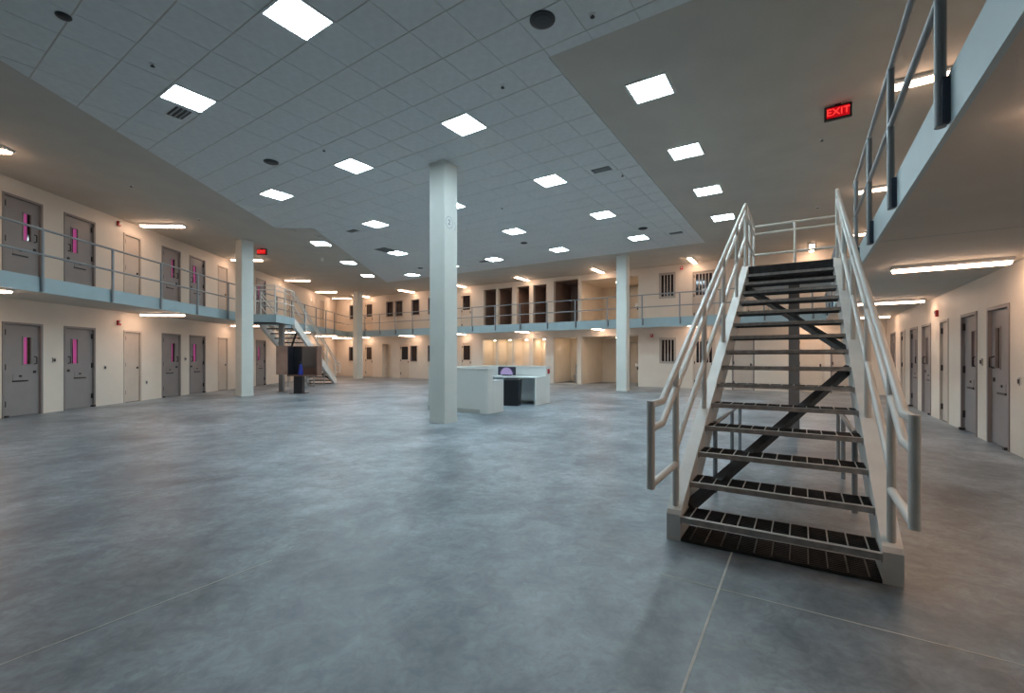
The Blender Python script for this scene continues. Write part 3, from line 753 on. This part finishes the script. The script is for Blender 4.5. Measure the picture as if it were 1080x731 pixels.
# ---------------------------------------------------------------- wall devices
def alarm(fr, loc, rz, label):
    t = thing('fire_alarm', label, 'fire alarm', fr, loc, rz, group='red fire alarm strobes')
    MB().cbox(-.06, .06, -.05, 0, -.07, .07, .012).build('body', red_m, t)
    MB().box(-.03, .03, -.07, -.05, -.02, .05).build('lens', white_m, t)
alarm('L', (-A_WALL, 13.75, 2.33), R(90), 'red fire alarm strobe beside the nearest lower beige service door on the left')
alarm('L', (-A_WALL, 13.75, DECK + 2.33), R(90), 'red fire alarm strobe beside the nearest upper beige service door on the left')
alarm('R', (V_WALL, 13.35, 2.3), R(-90), 'red fire alarm strobe beside the right wall service door')
alarm('R', (-4.38, U_WALL, DECK + 2.32), 0, 'red fire alarm strobe between the upper barred window and its neighbouring door')
alarm('R', (-5.65, U_WALL, 2.3), 0, 'red fire alarm strobe beside the lower barred window')
def callbox(fr, loc, rz, label):
    t = thing('call_box', label, 'call box', fr, loc, rz, group='cell call boxes')
    MB().box(-.04, .04, -.02, 0, -.06, .06).build('plate', ssteel_m, t); MB().box(-.022, .022, -.032, -.02, -.03, .03).build('button', hard_m, t)
for c, lab in ((11.79, 'between the two nearest left cell doors'), (16.68, 'between the second pair of left cell doors')): callbox('L', (-A_WALL, c, 1.27), R(90), 'small steel call box ' + lab)
callbox('R', (V_WALL, 10.45, 1.27), R(-90), 'small steel call box between the two nearest right cell doors')
def outlet(fr, loc, rz, label):
    t = thing('wall_outlet', label, 'outlet', fr, loc, rz, group='small wall outlets')
    MB().box(-.035, .035, -.008, 0, -.055, .055).build('plate', ssteel_m, t); MB().box(-.018, .018, -.016, -.008, -.03, .03).build('socket', hard_m, t)
outlet('L', (-A_WALL, 13.3, 1.05), R(90), 'small outlet right of the second left cell door')
outlet('L', (-A_WALL, 14.85, 0.55), R(90), 'small outlet right of the first left service door')
outlet('R', (V_WALL, 8.95, 1.02), R(-90), 'small outlet at the right edge past the nearest cell door')
# toilet in the lower lit room
t = thing('toilet', 'steel toilet and sink unit in the lit lower toilet room', 'toilet', 'R', (-9.72, U_WALL + 1.35, 0))
MB().cbox(-.2, .2, -.15, .15, 0, .95, .02).build('cabinet', ssteel_m, t)
MB().lathe([(.13, 0), (.17, .25), (.2, .40), (.19, .43), (.13, .40), (.10, .30)], 18, 0, -.32).build('bowl', ssteel_m, t)
MB().lathe([(.10, .80), (.16, .92), (.17, .95), (.13, .93)], 18, 0, -.12).build('basin', ssteel_m, t)

# ---------------------------------------------------------------- officer desk
k0, k1 = -8.1, -6.23      # v range
t = thing('officer_desk', 'white U-shaped half-wall desk station beside the central column', 'desk', 'R', ((k0+k1)/2, 10.28, 0))
hw = (k1-k0)/2; f0, f1, f2 = 8.71-10.28, 8.94-10.28, 9.39-10.28; r0, r1, r2 = 11.0-10.28, 11.6-10.28, 11.85-10.28
MB().cbox(-hw, hw, f0, f1, 0, 1.05, .008).build('half_wall', kiosk_m, t)
MB().cbox(-hw, hw, r1, r2, 0, 1.05, .008).build('half_wall', kiosk_m, t)
MB().cbox(-hw, -hw + .23, f1, r1, 0, 1.05, .008).build('half_wall', kiosk_m, t)
for a, b_ in ((f0, f1), (r1, r2)): MB().box(-hw - .01, hw + .01, a - .015, b_ + .015, 1.05, 1.08).build('wall_cap', kiosk_m, t)
MB().box(-hw - .01, -hw + .24, f1 + .015, r1 - .015, 1.05, 1.08).build('wall_cap', kiosk_m, t)
MB().cbox(-hw + .23, hw + .005, f1, f2, .745, .785, .008).build('desk_top', desk_m, t)
MB().cbox(-hw + .23, hw + .005, r0, r1, .745, .785, .008).build('desk_top', desk_m, t)
MB().box(hw - .04, hw, f1, f2, 0, .745).build('end_panel', kiosk_m, t)
MB().box(hw - .04, hw, r0, r1, 0, .745).build('end_panel', kiosk_m, t)
MB().box(-hw + .23, hw - .04, r1 - .14, r1, 0.08, .745).build('modesty_panel', desk_m, t)
MB().box(-hw, hw - .22, f0 - .012, f0, .0, .10).build('baseboard', base_m, t)
m_ = thing('monitor', 'dark computer monitor with a lilac screen on the white desk', 'monitor', 'R', (-7.42, 11.36, .785))
MB().cbox(-.12, .12, -.09, .09, 0, .015, .005).build('foot', black_m, m_)
MB().box(-.03, .03, .02, .05, .015, .12).build('stand', black_m, m_)
MB().cbox(-.31, .31, -.02, .02, .02, .265, .006).build('case', black_m, m_)
sm = bpy.data.materials.new('lilac_screen'); sm.use_nodes = True; nt = sm.node_tree; bs = nt.nodes['Principled BSDF']
tc = nt.nodes.new('ShaderNodeTexCoord'); vm = nt.nodes.new('ShaderNodeVectorMath'); vm.operation = 'DISTANCE'; vm.inputs[1].default_value = (0.0, -.022, .03)
nt.links.new(tc.outputs['Object'], vm.inputs[0]); rp = nt.nodes.new('ShaderNodeValToRGB')
rp.color_ramp.elements[0].position = .20; rp.color_ramp.elements[0].color = (.36, .30, .55, 1); rp.color_ramp.elements[1].position = .235; rp.color_ramp.elements[1].color = (.01, .012, .03, 1)
nt.links.new(vm.outputs['Value'], rp.inputs['Fac']); nt.links.new(rp.outputs['Color'], bs.inputs['Emission Color']); bs.inputs['Emission Strength'].default_value = .8
bs.inputs['Base Color'].default_value = (.02, .02, .03, 1)
MB().box(-.29, .29, -.022, -.019, .035, .25).build('screen', sm, m_)
bn = thing('waste_bin', 'tall black rectangular bin standing at the opening of the white desk', 'bin', 'R', (-6.82, 10.72, 0), R(18))
MB().add([(-.2,-.17,0),(.2,-.17,0),(.2,.17,0),(-.2,.17,0),(-.235,-.2,.70),(.235,-.2,.70),(.235,.2,.70),(-.235,.2,.70)], [(0,3,2,1),(4,5,6,7),(0,1,5,4),(1,2,6,5),(2,3,7,6),(3,0,4,7)]).build('body', black_m, bn)
MB().cbox(-.245, .245, -.21, .21, .69, .725, .01).build('rim', black_m, bn); MB().cbox(-.2, .16, -.16, .16, .725, .765, .015).build('lid', black_m, bn)
fb = thing('alarm_box', 'small red emergency box on the end of the white desk station', 'alarm box', 'R', (k1, 11.73, .93))
MB().cbox(0, .04, -.04, .04, -.07, .07, .008).build('body', red_m, fb); MB().box(.04, .05, -.02, .02, -.04, .02).build('plate', hard_m, fb)

# ---------------------------------------------------------------- booth in front of the distant stair
t = thing('kiosk_booth', 'dark brown open-front booth on a black pedestal before the distant stair', 'kiosk', 'W', (-7.83, 16.75, 0), R(4))
MB().cbox(-.155, .155, -.12, .12, 0.012, .68, .006).build('pedestal', black_m, t); MB().box(-.28, .28, -.2, .2, 0, .012).build('base_plate', black_m, t)
MB().box(-.36, .70, .30, .34, .68, 1.74).build('back_panel', brown_m, t)
MB().add([(-.36,-.18,.68),(-.32,-.18,.68),(-.32,.30,.68),(-.36,.30,.68),(-.36,-.18,1.74),(-.32,-.18,1.74),(-.32,.30,1.74),(-.36,.30,1.74)], [(0,3,2,1),(4,5,6,7),(0,1,5,4),(1,2,6,5),(2,3,7,6),(3,0,4,7)]).build('side_panel', black_m, t)
MB().box(.66, .70, -.18, .30, .68, 1.74).build('side_panel', brown_m, t)
MB().box(-.74, -.34, -.20, -.16, .70, 1.74).build('wing_panel', mat('light_brown_panel', (.30, .19, .15), .45, var=.2, scale=3), t)
MB().box(-.36, .70, -.18, .30, .64, .68).build('shelf', brown_m, t)
MB().box(-.32, -.02, .27, .30, .70, 1.72).build('dark_panel', black_m, t)
MB().box(.0, .50, .28, .30, .95, 1.68).build('screen', mat('dull_screen', (.13, .10, .09), .15, var=.1, scale=3), t)
u_ = thing('blue_handset', 'small blue handset stand on the booth shelf', 'handset', 'W', (-7.76, 16.72, .68), R(4))
MB().lathe([(.08, 0), (.09, .05), (.075, .2), (.05, .34), (.03, .40)], 14).build('body', blue_m, u_); MB().lathe([(.035, .40), (.045, .46), (.02, .50)], 12).build('cap', black_m, u_)
